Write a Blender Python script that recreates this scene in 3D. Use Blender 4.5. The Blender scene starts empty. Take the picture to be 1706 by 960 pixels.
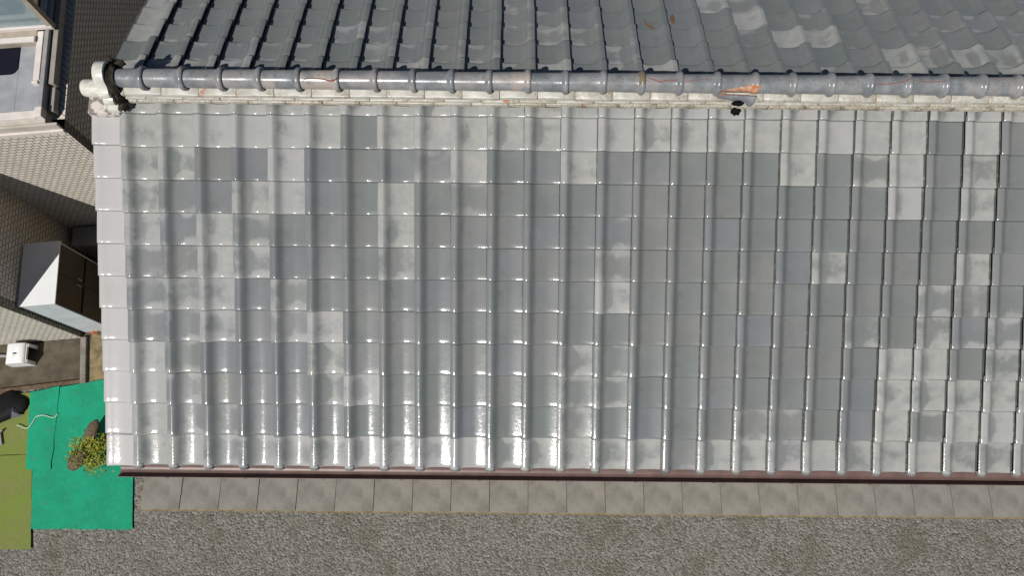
import bpy, bmesh, math, random
from mathutils import Vector, Matrix, noise

random.seed(7)
scene = bpy.context.scene
COL = scene.collection
R = math.radians

# ------------------------------------------------------------------ camera
SLOPE = R(21.78)
W = 0.265            # working width of a tile
L = 0.2381           # working length of a tile
D0 = 0.1697          # slope distance ridge -> butt of front course 0
DB = 0.4149          # slope distance ridge -> butt of back course 0
GZ = -7.2            # ground level (the ridge line is z = 0)

cam_d = bpy.data.cameras.new("camera")
cam_d.sensor_fit = 'HORIZONTAL'
cam_d.sensor_width = 36
cam_d.lens = 1215.2 / 1706 * 36
cam_d.clip_start = 0.05
cam_d.clip_end = 2000
cam = bpy.data.objects.new("camera", cam_d)
COL.objects.link(cam)
cam.location = (2.8326, -2.8020, 4.6178)
cam.rotation_euler = (R(16.2025), R(-0.1747), R(0.5295))
scene.camera = cam

# ------------------------------------------------------------------ light
SUN = Vector((-0.375, -0.715, 1.0)).normalized()
world = bpy.data.worlds.new("World")
scene.world = world
world.use_nodes = True
wn = world.node_tree
wn.nodes.clear()
wo = wn.nodes.new("ShaderNodeOutputWorld")
wb = wn.nodes.new("ShaderNodeBackground")
ws = wn.nodes.new("ShaderNodeTexSky")
ws.sky_type = 'NISHITA'
ws.sun_disc = False
ws.sun_elevation = math.asin(SUN.z)
ws.sun_rotation = math.atan2(SUN.x, SUN.y)
ws.air_density = 0.5
ws.dust_density = 0.0
ws.ozone_density = 1.0
wb.inputs[1].default_value = 0.05
wn.links.new(ws.outputs[0], wb.inputs[0])
wn.links.new(wb.outputs[0], wo.inputs[0])

sun_d = bpy.data.lights.new("sun", 'SUN')
sun_d.energy = 5.0
sun_d.angle = R(0.5)
sun_d.color = (1.0, 0.965, 0.91)
sun = bpy.data.objects.new("sun", sun_d)
COL.objects.link(sun)
sun.rotation_euler = (-SUN).to_track_quat('-Z', 'Y').to_euler()
sun.location = SUN * 30

scene.view_settings.view_transform = 'Standard'
scene.view_settings.look = 'None'
scene.view_settings.exposure = -0.24
scene.view_settings.gamma = 1.0
scene.view_settings.use_curve_mapping = False
scene.cycles.max_bounces = 6
scene.cycles.diffuse_bounces = 3
scene.cycles.glossy_bounces = 3


# ------------------------------------------------------------------ node helpers
class NT:
    def __init__(self, name):
        self.m = bpy.data.materials.new(name)
        self.m.use_nodes = True
        self.t = self.m.node_tree
        self.t.nodes.clear()
        self.out = self.t.nodes.new("ShaderNodeOutputMaterial")
        self.b = self.t.nodes.new("ShaderNodeBsdfPrincipled")
        self.t.links.new(self.b.outputs[0], self.out.inputs[0])

    def n(self, typ, **kw):
        nd = self.t.nodes.new(typ)
        for k, v in kw.items():
            setattr(nd, k, v)
        return nd

    def link(self, a, b):
        self.t.links.new(a, b)

    def put(self, sock, v):
        if hasattr(v, 'is_linked') or hasattr(v, 'links'):
            self.t.links.new(v, sock)
        else:
            sock.default_value = v

    def math(self, op, a, b=0.0, c=0.0, clamp=False):
        nd = self.n("ShaderNodeMath", operation=op, use_clamp=clamp)
        for i, v in enumerate((a, b, c)):
            self.put(nd.inputs[i], v)
        return nd.outputs[0]

    def step(self, v, lo, hi, a=0.0, b=1.0):
        nd = self.n("ShaderNodeMapRange", interpolation_type='SMOOTHSTEP')
        self.put(nd.inputs[0], v)
        for i, x in enumerate((lo, hi, a, b)):
            self.put(nd.inputs[i + 1], x)
        return nd.outputs[0]

    def mix(self, f, a, b, mode='MIX'):
        nd = self.n("ShaderNodeMix", data_type='RGBA', blend_type=mode)
        self.put(nd.inputs[0], f)
        self.put(nd.inputs[6], a if not isinstance(a, tuple) else (*a[:3], 1))
        self.put(nd.inputs[7], b if not isinstance(b, tuple) else (*b[:3], 1))
        return nd.outputs[2]

    def noise(self, vec, scale, detail=3.0, rough=0.55, dist=0.0):
        nd = self.n("ShaderNodeTexNoise")
        self.put(nd.inputs['Vector'], vec)
        nd.inputs['Scale'].default_value = scale
        nd.inputs['Detail'].default_value = detail
        nd.inputs['Roughness'].default_value = rough
        nd.inputs['Distortion'].default_value = dist
        return nd.outputs[0]

    def obj_vec(self, seed=None, scale=(1, 1, 1)):
        tc = self.n("ShaderNodeTexCoord")
        v = tc.outputs['Object']
        if scale != (1, 1, 1):
            mp = self.n("ShaderNodeVectorMath", operation='MULTIPLY')
            self.link(v, mp.inputs[0])
            mp.inputs[1].default_value = scale
            v = mp.outputs[0]
        if seed is not None:
            cb = self.n("ShaderNodeCombineXYZ")
            self.put(cb.inputs[0], self.math('MULTIPLY', seed, 91.7))
            self.put(cb.inputs[1], self.math('MULTIPLY', seed, 57.3))
            self.put(cb.inputs[2], self.math('MULTIPLY', seed, 33.1))
            ad = self.n("ShaderNodeVectorMath", operation='ADD')
            self.link(v, ad.inputs[0])
            self.link(cb.outputs[0], ad.inputs[1])
            v = ad.outputs[0]
        return v

    def bump(self, h, strength, dist=0.01, normal=None):
        nd = self.n("ShaderNodeBump")
        nd.inputs['Strength'].default_value = strength
        nd.inputs['Distance'].default_value = dist
        self.put(nd.inputs['Height'], h)
        if normal is not None:
            self.link(normal, nd.inputs['Normal'])
        return nd.outputs[0]

    def fin(self, col, rough, normal=None, spec=0.5, metal=0.0):
        self.put(self.b.inputs['Base Color'], col if not isinstance(col, tuple) else (*col[:3], 1))
        self.put(self.b.inputs['Roughness'], rough)
        self.b.inputs['Specular IOR Level'].default_value = spec
        self.b.inputs['Metallic'].default_value = metal
        if normal is not None:
            self.link(normal, self.b.inputs['Normal'])
        return self.m


def mat_tile():
    """Glazed roof tile. Object colour: R = how far the glaze has bleached, G = hue, B = seed of the pattern."""
    t = NT("glazed_roof_tile")
    oi = t.n("ShaderNodeObjectInfo")
    sp = t.n("ShaderNodeSeparateColor")
    t.link(oi.outputs['Color'], sp.inputs[0])
    w, hue, seed = sp.outputs[0], sp.outputs[1], sp.outputs[2]
    v = t.obj_vec(seed)
    tc = t.n("ShaderNodeTexCoord")
    sx = t.n("ShaderNodeSeparateXYZ")
    t.link(tc.outputs['Object'], sx.inputs[0])
    big = t.noise(v, 8.0, 2.0, 0.5, 0.25)
    mid = t.noise(v, 30.0, 4.0, 0.6)
    grain = t.noise(v, 260.0, 2.0, 0.7)
    vy = t.math('DIVIDE', sx.outputs[1], L)
    ux = t.math('DIVIDE', sx.outputs[0], W)
    # bleaching starts at the butt and at the head, the middle keeps its glaze longest
    ends = t.math('ADD', t.step(vy, 0.42, 0.02), t.step(vy, 0.66, 1.0))
    roll = t.step(ux, 0.30, 0.16)
    trough_dark = t.math('MULTIPLY', t.step(ux, 0.18, 0.30), t.step(ux, 0.62, 0.38))
    val = t.math('ADD', t.math('MULTIPLY', w, 1.15), t.math('MULTIPLY', t.math('SUBTRACT', big, 0.5), 1.05))
    val = t.math('ADD', val, t.math('MULTIPLY', t.math('SUBTRACT', mid, 0.5), 0.40))
    val = t.math('ADD', val, t.math('MULTIPLY', t.math('SUBTRACT', grain, 0.5), 0.62))
    val = t.math('ADD', val, t.math('MULTIPLY', t.math('SUBTRACT', ends, 0.4), 0.24))
    vary = t.math('FRACT', t.math('MULTIPLY', seed, 7.31))
    val = t.math('SUBTRACT', val, t.math('MULTIPLY', t.math('MULTIPLY', trough_dark, vary), t.math('MULTIPLY_ADD', big, 0.8, 0.12)))
    geo = t.n("ShaderNodeNewGeometry")
    wide = t.noise(geo.outputs['Position'], 2.1, 4.0, 0.6)
    val = t.math('ADD', val, t.math('MULTIPLY', t.math('SUBTRACT', wide, 0.5), 0.7))
    val = t.math('ADD', val, t.math('MULTIPLY', roll, 0.05))

    def crescent(cu, cv, ru, rv):
        du = t.math('DIVIDE', t.math('SUBTRACT', ux, cu), ru)
        dv = t.math('DIVIDE', t.math('SUBTRACT', vy, cv), rv)
        q = t.math('SQRT', t.math('ADD', t.math('MULTIPLY', du, du), t.math('MULTIPLY', dv, dv)))
        q = t.math('ADD', q, t.math('MULTIPLY', t.math('SUBTRACT', t.noise(v, 16.0, 4.0, 0.65), 0.5), 1.5))
        return t.step(q, 1.15, 0.5)

    c1 = t.math('MULTIPLY', crescent(0.72, -0.06, 0.42, 0.36), t.step(t.math('FRACT', t.math('MULTIPLY', seed, 3.7)), 0.35, 0.45))
    c2 = t.math('MULTIPLY', crescent(0.66, 1.04, 0.34, 0.26), t.step(t.math('FRACT', t.math('MULTIPLY', seed, 11.3)), 0.5, 0.6))
    val = t.math('ADD', val, t.math('MULTIPLY', t.math('ADD', c1, c2), 0.34))
    # no bleaching at all on sound tiles
    val = t.math('MULTIPLY', val, t.step(w, 0.08, 0.25))
    soft = t.step(val, 0.36, 0.82)
    crisp = t.step(t.math('ADD', val, t.math('MULTIPLY', t.math('SUBTRACT', t.noise(v, 420.0, 1.0), 0.5), 0.9)), 0.50, 0.64)
    mask = t.math('ADD', t.math('MULTIPLY', soft, 0.42), t.math('MULTIPLY', crisp, 0.58))
    # colours
    cr = t.n("ShaderNodeValToRGB")
    t.link(hue, cr.inputs[0])
    e = cr.color_ramp.elements
    e[0].position, e[0].color = 0.0, (0.163, 0.181, 0.178, 1)
    e[1].position, e[1].color = 1.0, (0.170, 0.180, 0.193, 1)
    a = e.new(0.35); a.color = (0.177, 0.190, 0.188, 1)
    a = e.new(0.60); a.color = (0.188, 0.192, 0.188, 1)
    a = e.new(0.80); a.color = (0.196, 0.201, 0.206, 1)
    dark = cr.outputs[0]
    dark = t.mix(t.math('MULTIPLY', t.math('SUBTRACT', 1.0, t.step(t.noise(v, 5.0, 3.0), 0.35, 0.6)), 0.30), dark, (0.13, 0.155, 0.150))
    streak = t.noise(t.obj_vec(seed, (60, 3, 60)), 1.0, 3.0, 0.6)
    dark = t.mix(t.math('MULTIPLY', t.step(streak, 0.55, 0.72), 0.14), dark, (0.25, 0.235, 0.205))
    moss = t.math('MULTIPLY', t.math('MULTIPLY', trough_dark, t.step(t.noise(v, 14.0, 4.0), 0.48, 0.72)), 0.35)
    dark = t.mix(moss, dark, (0.13, 0.125, 0.085))
    light = t.mix(t.step(t.noise(v, 11.0, 3.0), 0.35, 0.7), (0.352, 0.350, 0.330), (0.292, 0.308, 0.300))
    light = t.mix(t.math('MULTIPLY', t.step(hue, 0.7, 0.85), 0.6), light, (0.352, 0.354, 0.358))
    light = t.mix(t.step(w, 0.94, 0.98), light, (0.445, 0.436, 0.430))
    light = t.mix(t.math('MULTIPLY', t.step(streak, 0.56, 0.75), 0.30), light, (0.36, 0.345, 0.31))
    amt = t.step(w, 0.15, 0.85, 0.72, 1.0)
    dark = t.mix(t.math('MULTIPLY', w, 0.30), dark, light)
    col = t.mix(t.math('MULTIPLY', mask, amt), dark, light)
    # fine pits and dark specks, thicker on bleached glaze
    sp2 = t.step(t.noise(v, 120.0, 2.0, 0.5), 0.70, 0.76)
    col = t.mix(t.math('MULTIPLY', sp2, t.math('MULTIPLY_ADD', mask, 0.28, 0.08)), col, (0.07, 0.075, 0.07))
    # silt gathered across the slope; contact shade painted in side joint and lap
    col = t.mix(t.math('MULTIPLY', t.step(wide, 0.50, 0.72), 0.22), col, (0.27, 0.27, 0.255))
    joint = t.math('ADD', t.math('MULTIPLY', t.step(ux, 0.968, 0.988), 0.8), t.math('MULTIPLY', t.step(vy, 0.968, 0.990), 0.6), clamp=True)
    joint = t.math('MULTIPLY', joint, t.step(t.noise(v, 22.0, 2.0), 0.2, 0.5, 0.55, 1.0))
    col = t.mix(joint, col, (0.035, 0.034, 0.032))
    # dark line along the butt
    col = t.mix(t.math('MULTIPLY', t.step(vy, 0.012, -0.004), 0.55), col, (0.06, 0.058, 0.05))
    rough = t.math('ADD', t.math('MULTIPLY_ADD', mask, 0.08, 0.33), t.math('MULTIPLY', t.math('SUBTRACT', t.noise(v, 17.0, 3.0), 0.5), 0.16))
    h = t.math('ADD', t.math('MULTIPLY', t.noise(v, 170.0, 2.0, 0.6), 0.5), t.math('MULTIPLY', t.noise(v, 34.0, 2.0), 0.9))
    nrm = t.bump(h, 0.12, 0.004)
    # dusty sheen of the body below, thin glossy glaze on top, duller where bleached
    t.put(t.b.inputs['Coat Weight'], t.math('MULTIPLY_ADD', mask, -0.16, 0.62))
    t.put(t.b.inputs['Coat Roughness'], t.math('ADD', 0.108, t.math('MULTIPLY', t.math('SUBTRACT', t.noise(v, 19.0, 3.0), 0.5), 0.12)))
    t.b.inputs['Coat IOR'].default_value = 1.5
    t.link(nrm, t.b.inputs['Coat Normal'])
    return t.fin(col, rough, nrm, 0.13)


def mat_cap():
    t = NT("glazed_ridge_cap")
    oi = t.n("ShaderNodeObjectInfo")
    sp = t.n("ShaderNodeSeparateColor")
    t.link(oi.outputs['Color'], sp.inputs[0])
    v = t.obj_vec(sp.outputs[2])
    big = t.noise(v, 9.0, 4.0, 0.6)
    grain = t.noise(v, 190.0, 3.0, 0.7)
    col = t.mix(t.step(big, 0.35, 0.68), (0.140, 0.153, 0.167), (0.235, 0.243, 0.250))
    col = t.mix(t.math('MULTIPLY', t.step(grain, 0.52, 0.70), 0.45), col, (0.36, 0.38, 0.39))
    col = t.mix(t.math('MULTIPLY', sp.outputs[0], t.step(t.noise(v, 6.0, 4.0), 0.40, 0.58)), col, (0.36, 0.31, 0.28))
    sx = t.n("ShaderNodeSeparateXYZ")
    tc = t.n("ShaderNodeTexCoord")
    t.link(tc.outputs['Object'], sx.inputs[0])
    # lower flank is dustier
    col = t.mix(t.math('MULTIPLY', t.step(t.noise(v, 16.0, 4.0), 0.52, 0.66), 0.30), col, (0.30, 0.32, 0.33))
    col = t.mix(t.math('MULTIPLY', t.step(t.noise(v, 70.0, 2.0), 0.66, 0.74), 0.5), col, (0.055, 0.058, 0.06))
    h = t.math('ADD', t.noise(v, 60.0, 3.0), t.math('MULTIPLY', grain, 0.4))
    return t.fin(col, t.math('MULTIPLY_ADD', big, 0.16, 0.19), t.bump(h, 0.16, 0.004), 0.5)


def mat_flat():
    """white glazed flat ridge tile; R = dirt."""
    t = NT("white_glazed_flat_tile")
    oi = t.n("ShaderNodeObjectInfo")
    sp = t.n("ShaderNodeSeparateColor")
    t.link(oi.outputs['Color'], sp.inputs[0])
    v = t.obj_vec(sp.outputs[2])
    sx = t.n("ShaderNodeSeparateXYZ")
    tc = t.n("ShaderNodeTexCoord")
    t.link(tc.outputs['Object'], sx.inputs[0])
    n1 = t.noise(v, 12.0, 5.0, 0.65)
    n2 = t.noise(v, 45.0, 5.0, 0.65)
    col = t.mix(t.step(n1, 0.4, 0.7), (0.50, 0.485, 0.44), (0.385, 0.37, 0.32))
    ends = t.math('ADD', t.step(sx.outputs[0], 0.06, 0.0), t.step(sx.outputs[0], 0.20, 0.262))
    dirt = t.math('ADD', n2, t.math('MULTIPLY', ends, 0.10))
    dirt = t.math('ADD', dirt, t.math('MULTIPLY', t.math('SUBTRACT', sp.outputs[0], 0.5), 0.36))
    col = t.mix(t.math('MULTIPLY', t.step(dirt, 0.50, 0.68), 0.75), col, (0.33, 0.285, 0.205))
    col = t.mix(t.math('MULTIPLY', t.step(dirt, 0.70, 0.84), 0.7), col, (0.10, 0.08, 0.06))
    rust = t.math('MULTIPLY', t.step(t.noise(v, 13.0, 4.0), 0.60, 0.70), sp.outputs[1])
    col = t.mix(rust, col, (0.40, 0.16, 0.085))
    return t.fin(col, 0.32, t.bump(n2, 0.08, 0.004), 0.5)


def mat_plain(name, col, rough=0.6, var=0.18, scale=8.0, bump=0.2, bscale=60.0, spec=0.4, col2=None, metal=0.0, lo=0.35, hi=0.68):
    t = NT(name)
    v = t.obj_vec()
    n1 = t.noise(v, scale, 5.0, 0.6)
    c2 = col2 or tuple(c * (1 - 2.2 * var) for c in col)
    c = t.mix(t.step(n1, lo, hi), col, c2)
    n2 = t.noise(v, bscale, 4.0, 0.6)
    c = t.mix(t.math('MULTIPLY', t.step(n2, 0.5, 0.75), var), c, tuple(x * 0.55 for x in col))
    return t.fin(c, rough, t.bump(n2, bump, 0.004) if bump else None, spec, metal)


def mat_brick(name, base, joint):
    """small moulded brick pattern of the siding (each brick a few pixels)."""
    t = NT(name)
    tc = t.n("ShaderNodeTexCoord")
    br = t.n("ShaderNodeTexBrick")
    br.offset = 0.5
    t.link(tc.outputs['UV'], br.inputs['Vector'])
    br.inputs['Color1'].default_value = (*base, 1)
    br.inputs['Color2'].default_value = (*[c * 0.90 for c in base], 1)
    br.inputs['Mortar'].default_value = (*joint, 1)
    br.inputs['Scale'].default_value = 1.0
    br.inputs['Mortar Size'].default_value = 0.0055
    br.inputs['Mortar Smooth'].default_value = 0.15
    br.inputs['Brick Width'].default_value = 0.098
    br.inputs['Row Height'].default_value = 0.066
    v = t.obj_vec()
    c = t.mix(t.math('MULTIPLY', t.step(t.noise(v, 3.0, 5.0), 0.4, 0.7), 0.25), br.outputs[0], tuple(x * 0.6 for x in base))
    h = t.math('ADD', t.math('SUBTRACT', 1.0, br.outputs[1]), t.math('MULTIPLY', t.noise(v, 90.0, 3.0), 0.5))
    return t.fin(c, 0.75, t.bump(h, 0.9, 0.012), 0.25)


M_TILE = mat_tile()
M_CAP = mat_cap()
M_FLAT = mat_flat()
M_MORTAR = mat_plain("dark_mortar", (0.050, 0.043, 0.032), 0.9, 0.3, 14, 0.8, 70, 0.2, (0.012, 0.011, 0.010))
M_BED = mat_plain("ridge_clay", (0.13, 0.105, 0.075), 0.9, 0.25, 20, 0.6, 80, 0.2, (0.06, 0.05, 0.04))
M_TERRA = mat_plain("broken_clay", (0.44, 0.145, 0.055), 0.85, 0.3, 34, 0.8, 70, 0.2, (0.56, 0.40, 0.28))
M_CRACK = mat_plain("crack_clay", (0.22, 0.085, 0.055), 0.9, 0.2, 60, 0.5, 90, 0.2, (0.10, 0.045, 0.035))
M_REDTINT = mat_plain("crack_hairline", (0.30, 0.10, 0.08), 0.8, 0.2, 60, 0.3, 90, 0.2, (0.16, 0.08, 0.07))
M_HOLE = mat_plain("nail_hole", (0.012, 0.012, 0.014), 0.8, 0.1, 40, 0, 60, 0.2)
M_SOOT = mat_plain("soot", (0.006, 0.006, 0.008), 0.9, 0.1, 40, 0.2, 60, 0.1)
M_OCHRE = mat_plain("ochre_glaze", (0.20, 0.15, 0.075), 0.4, 0.2, 25, 0.2, 80, 0.5, (0.16, 0.16, 0.15))
M_RUST = mat_plain("rust_stain", (0.22, 0.095, 0.04), 0.6, 0.2, 40, 0.2, 80, 0.3, (0.15, 0.09, 0.06))
M_CREAM = mat_plain("cream_glaze", (0.66, 0.655, 0.59), 0.25, 0.16, 16, 0.12, 60, 0.5, (0.50, 0.475, 0.40), lo=0.42, hi=0.7)
M_PEEL = mat_plain("peeling_glaze", (0.60, 0.55, 0.50), 0.45, 0.25, 22, 0.5, 40, 0.4, (0.24, 0.205, 0.185), lo=0.47, hi=0.56)
M_DECK = mat_plain("roof_underlay", (0.05, 0.045, 0.04), 0.9, 0.2)
M_GUTTER = mat_plain("brown_gutter", (0.17, 0.105, 0.095), 0.42, 0.12, 6, 0.1, 60, 0.5)
M_STUCCO = mat_plain("house_stucco", (0.16, 0.125, 0.095), 0.85, 0.1, 4, 0.5, 120, 0.2)
M_WOOD = mat_plain("eave_wood", (0.16, 0.10, 0.065), 0.7, 0.2, 9, 0.3, 60, 0.3)
M_BRICK = mat_brick("brick_pattern_siding", (0.70, 0.645, 0.56), (0.12, 0.105, 0.085))
M_FASCIA = mat_plain("beige_fascia", (0.50, 0.46, 0.40), 0.5, 0.08, 5, 0.08, 60, 0.4)
M_TRIM = mat_plain("pale_trim", (0.72, 0.66, 0.62), 0.45, 0.06, 5, 0.06, 60, 0.4)
M_ALU = mat_plain("grey_metal_coping", (0.33, 0.32, 0.325), 0.4, 0.08, 6, 0.06, 60, 0.5)
M_ALUBEIGE = mat_plain("beige_metal", (0.34, 0.31, 0.27), 0.45, 0.08, 6, 0.06, 60, 0.5)
M_FLOORB = mat_plain("balcony_sheet", (0.34, 0.355, 0.38), 0.5, 0.10, 5, 0.1, 50, 0.4, (0.27, 0.28, 0.30))
M_NAVY = mat_plain("shadow_navy", (0.010, 0.011, 0.022), 0.9, 0.1, 9, 0.1, 60, 0.1)  # shadow colour for the sheet on the balcony floor
M_WINFRAME = mat_plain("window_frame", (0.40, 0.35, 0.28), 0.45, 0.08, 6, 0.05, 60, 0.5)
M_CONC = mat_plain("yard_concrete", (0.125, 0.105, 0.075), 0.9, 0.22, 5, 0.5, 90, 0.2, (0.075, 0.062, 0.045))
M_KERB = mat_plain("kerb_concrete", (0.27, 0.245, 0.215), 0.9, 0.15, 9, 0.4, 80, 0.2)
M_SOIL = mat_plain("dry_soil", (0.30, 0.23, 0.125), 0.95, 0.25, 7, 0.8, 70, 0.1, (0.15, 0.13, 0.075))
def mat_turf(name, a_, b_, dirt, amount):
    t = NT(name)
    v = t.obj_vec()
    c = t.mix(t.step(t.noise(v, 2.4, 5.0, 0.65), 0.35, 0.65), a_, b_)
    fib = t.noise(t.obj_vec(None, (1.0, 0.25, 1.0)), 90.0, 3.0, 0.7)
    c = t.mix(t.math('MULTIPLY', t.step(fib, 0.48, 0.68), 0.35), c, tuple(min(1, x * 1.25 + .03) for x in a_))
    c = t.mix(t.math('MULTIPLY', t.step(t.noise(v, 4.3, 6.0, 0.7), 0.58, 0.72), amount), c, dirt)
    c = t.mix(t.math('MULTIPLY', t.step(t.noise(v, 13.0, 3.0, 0.6), 0.70, 0.76), 0.7), c, tuple(x * .6 for x in dirt))
    h = t.math('ADD', t.noise(v, 150.0, 3.0, 0.7), t.math('MULTIPLY', t.noise(v, 9.0, 3.0), 2.0))
    return t.fin(c, 0.85, t.bump(h, 0.5, 0.006), 0.15)


M_TEAL = mat_turf("green_mat", (0.014, 0.325, 0.185), (0.016, 0.265, 0.145), (0.10, 0.20, 0.12), 0.45)
M_OLIVE = mat_turf("olive_mat", (0.165, 0.225, 0.045), (0.19, 0.20, 0.07), (0.22, 0.19, 0.09), 0.6)
M_WHITE = mat_plain("white_plastic", (0.80, 0.81, 0.82), 0.35, 0.02, 5, 0.0, 60, 0.5)
M_PALEBLUE = mat_plain("pale_steel", (0.56, 0.60, 0.62), 0.5, 0.06, 5, 0.06, 60, 0.4)
M_BROWNPANEL = mat_plain("dark_brown_panel", (0.045, 0.034, 0.026), 0.5, 0.12, 6, 0.1, 60, 0.4)
M_BLACK = mat_plain("black_plastic_and_shade", (0.008, 0.008, 0.009), 0.7, 0.1, 6, 0.1, 60, 0.2)  # black parts, and the dome that stands in for a shadow
M_GREYBLUE = mat_plain("lit_grey_blue", (0.11, 0.12, 0.17), 0.5, 0.1, 8, 0.1, 60, 0.4)  # colour of the lit bit beside the black shadow dome
M_STRING = mat_plain("pale_cord", (0.52, 0.66, 0.52), 0.7, 0.05, 8, 0, 60, 0.3)
M_BARK = mat_plain("bark", (0.17, 0.125, 0.085), 0.95, 0.3, 30, 0.9, 60, 0.1, (0.075, 0.055, 0.04))
def mat_gravel():
    t = NT("yard_gravel")
    v = t.obj_vec()
    vo = t.n("ShaderNodeTexVoronoi")
    t.link(v, vo.inputs['Vector'])
    vo.inputs['Scale'].default_value = 34.0
    bw = t.n("ShaderNodeRGBToBW")
    t.link(vo.outputs['Color'], bw.inputs[0])
    c = t.mix(bw.outputs[0], (0.10, 0.095, 0.085), (0.30, 0.285, 0.255))
    c = t.mix(t.math('MULTIPLY', t.step(t.noise(v, 1.3, 6.0, 0.65), 0.46, 0.66), 0.6), c, (0.12, 0.115, 0.075))
    h = t.math('SUBTRACT', 1.0, vo.outputs['Distance'])
    return t.fin(c, 0.95, t.bump(h, 1.0, 0.02), 0.2)


M_GROUND = mat_gravel()
M_SLAB = mat_plain("paving_concrete", (0.27, 0.255, 0.225), 0.9, 0.2, 3.0, 0.5, 70, 0.2, (0.18, 0.17, 0.15))
M_AC = mat_plain("outdoor_unit_paint", (0.30, 0.30, 0.29), 0.5, 0.06, 6, 0.05, 60, 0.4)
M_POT = mat_plain("terracotta", (0.42, 0.16, 0.09), 0.8, 0.15, 12, 0.4, 60, 0.2)
M_GREYPIPE = mat_plain("grey_pipe", (0.30, 0.30, 0.30), 0.5, 0.1, 8, 0.1, 60, 0.4)


def mat_glass():
    t = NT("balcony_window_glass")
    v = t.obj_vec()
    c = t.mix(t.step(t.noise(v, 1.6, 3.0), 0.35, 0.65), (0.20, 0.27, 0.30), (0.30, 0.36, 0.39))
    return t.fin(c, 0.08, None, 0.8)


def mat_leaf():
    t = NT("leaf")
    oi = t.n("ShaderNodeNewGeometry")
    c = t.mix(oi.outputs['Random Per Island'], (0.07, 0.13, 0.008), (0.36, 0.34, 0.03))
    return t.fin(c, 0.5, None, 0.4)


M_GLASS = mat_glass()
M_LEAF = mat_leaf()


# ------------------------------------------------------------------ mesh helpers
def mesh_data(name, verts, faces, mats, smooth=False, fmat=None, uvs=None, sharp=None):
    me = bpy.data.meshes.new(name)
    me.from_pydata([tuple(v) for v in verts], [], faces)
    for m in (mats if isinstance(mats, (list, tuple)) else [mats]):
        me.materials.append(m)
    if fmat:
        for p, i in zip(me.polygons, fmat):
            p.material_index = i
    if smooth:
        me.polygons.foreach_set("use_smooth", [True] * len(me.polygons))
        if sharp:
            me.set_sharp_from_angle(angle=R(sharp))
    if uvs:
        ul = me.uv_layers.new(name="UVMap")
        i = 0
        for p in me.polygons:
            for vi in p.vertices:
                ul.data[i].uv = uvs[vi]
                i += 1
    me.update()
    return me


def add(name, me, parent=None, loc=(0, 0, 0), rot=(0, 0, 0), color=None):
    o = bpy.data.objects.new(name, me)
    COL.objects.link(o)
    o.parent = parent
    o.location = loc
    o.rotation_euler = rot
    if color:
        o.color = (*color, 1.0)
    return o


def tag(o, label=None, cat=None, group=None, kind=None):
    for k, v in (("label", label), ("category", cat), ("group", group), ("kind", kind)):
        if v:
            o[k] = v
    return o


def bm_box(bm, x0, x1, y0, y1, z0, z1, bevel=0.0):
    r = bmesh.ops.create_cube(bm, size=1.0)
    vs = r['verts']
    for v in vs:
        v.co = Vector((x0 + (v.co.x + .5) * (x1 - x0), y0 + (v.co.y + .5) * (y1 - y0), z0 + (v.co.z + .5) * (z1 - z0)))
    if bevel:
        es = list({e for v in vs for e in v.link_edges})
        bmesh.ops.bevel(bm, geom=es, offset=bevel, segments=2, affect='EDGES', profile=0.6)


def box_me(name, x0, x1, y0, y1, z0, z1, mat, bevel=0.0):
    bm = bmesh.new()
    bm_box(bm, x0, x1, y0, y1, z0, z1, bevel)
    me = bpy.data.meshes.new(name)
    bm.to_mesh(me)
    bm.free()
    me.materials.append(mat)
    return me


def bm_me(name, bm, mats, smooth=False, sharp=None):
    me = bpy.data.meshes.new(name)
    bmesh.ops.recalc_face_normals(bm, faces=bm.faces[:])
    bm.to_mesh(me)
    bm.free()
    for m in (mats if isinstance(mats, (list, tuple)) else [mats]):
        me.materials.append(m)
    if smooth:
        me.polygons.foreach_set("use_smooth", [True] * len(me.polygons))
        if sharp:
            me.set_sharp_from_angle(angle=R(sharp))
    return me


def empty(name, loc, rz=0.0):
    o = bpy.data.objects.new(name, None)
    o.empty_display_size = 0.2
    COL.objects.link(o)
    o.location = loc
    o.rotation_euler = (0, 0, rz)
    return o


# ------------------------------------------------------------------ the roof tile
SL = [(0, 20), (.05, 15), (.09, 9), (.12, 3), (.145, -9), (.18, -38), (.235, -50), (.285, -46), (.345, -19), (.42, -7), (.58, -5.5),
      (.635, -1), (.70, 3.5), (.82, 8), (.90, 9), (1.0, 9.5), (1.12, 12)]


def slope_at(u):
    for (a, sa), (b, sb) in zip(SL, SL[1:]):
        if u <= b:
            return sa + (sb - sa) * (u - a) / (b - a)
    return SL[-1][1]


def height_at(u):
    n = max(1, int(u / 0.005))
    s = 0.0
    for i in range(n):
        s += math.tan(R(slope_at((i + .5) / n * u))) * W * u / n
    return s


US = [0, .03, .06, .10, .13, .16, .20, .26, .32, .37, .43, .50, .58, .63, .68, .76, .85, .93, 1.0, 1.10]
HS = [height_at(u) for u in US]
LIFT = 0.0175        # how far the butt rides above the course below
# v along the tile (0 = butt) and drop of the surface there
VS = [(0.0, -0.0150), (-0.0010, -0.0085), (0.0012, -0.0040), (0.0055, -0.0013), (0.0125, 0.0), (0.040, 0.0), (0.095, 0.0), (0.16, 0.0), (L + 0.04, 0.0)]


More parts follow.
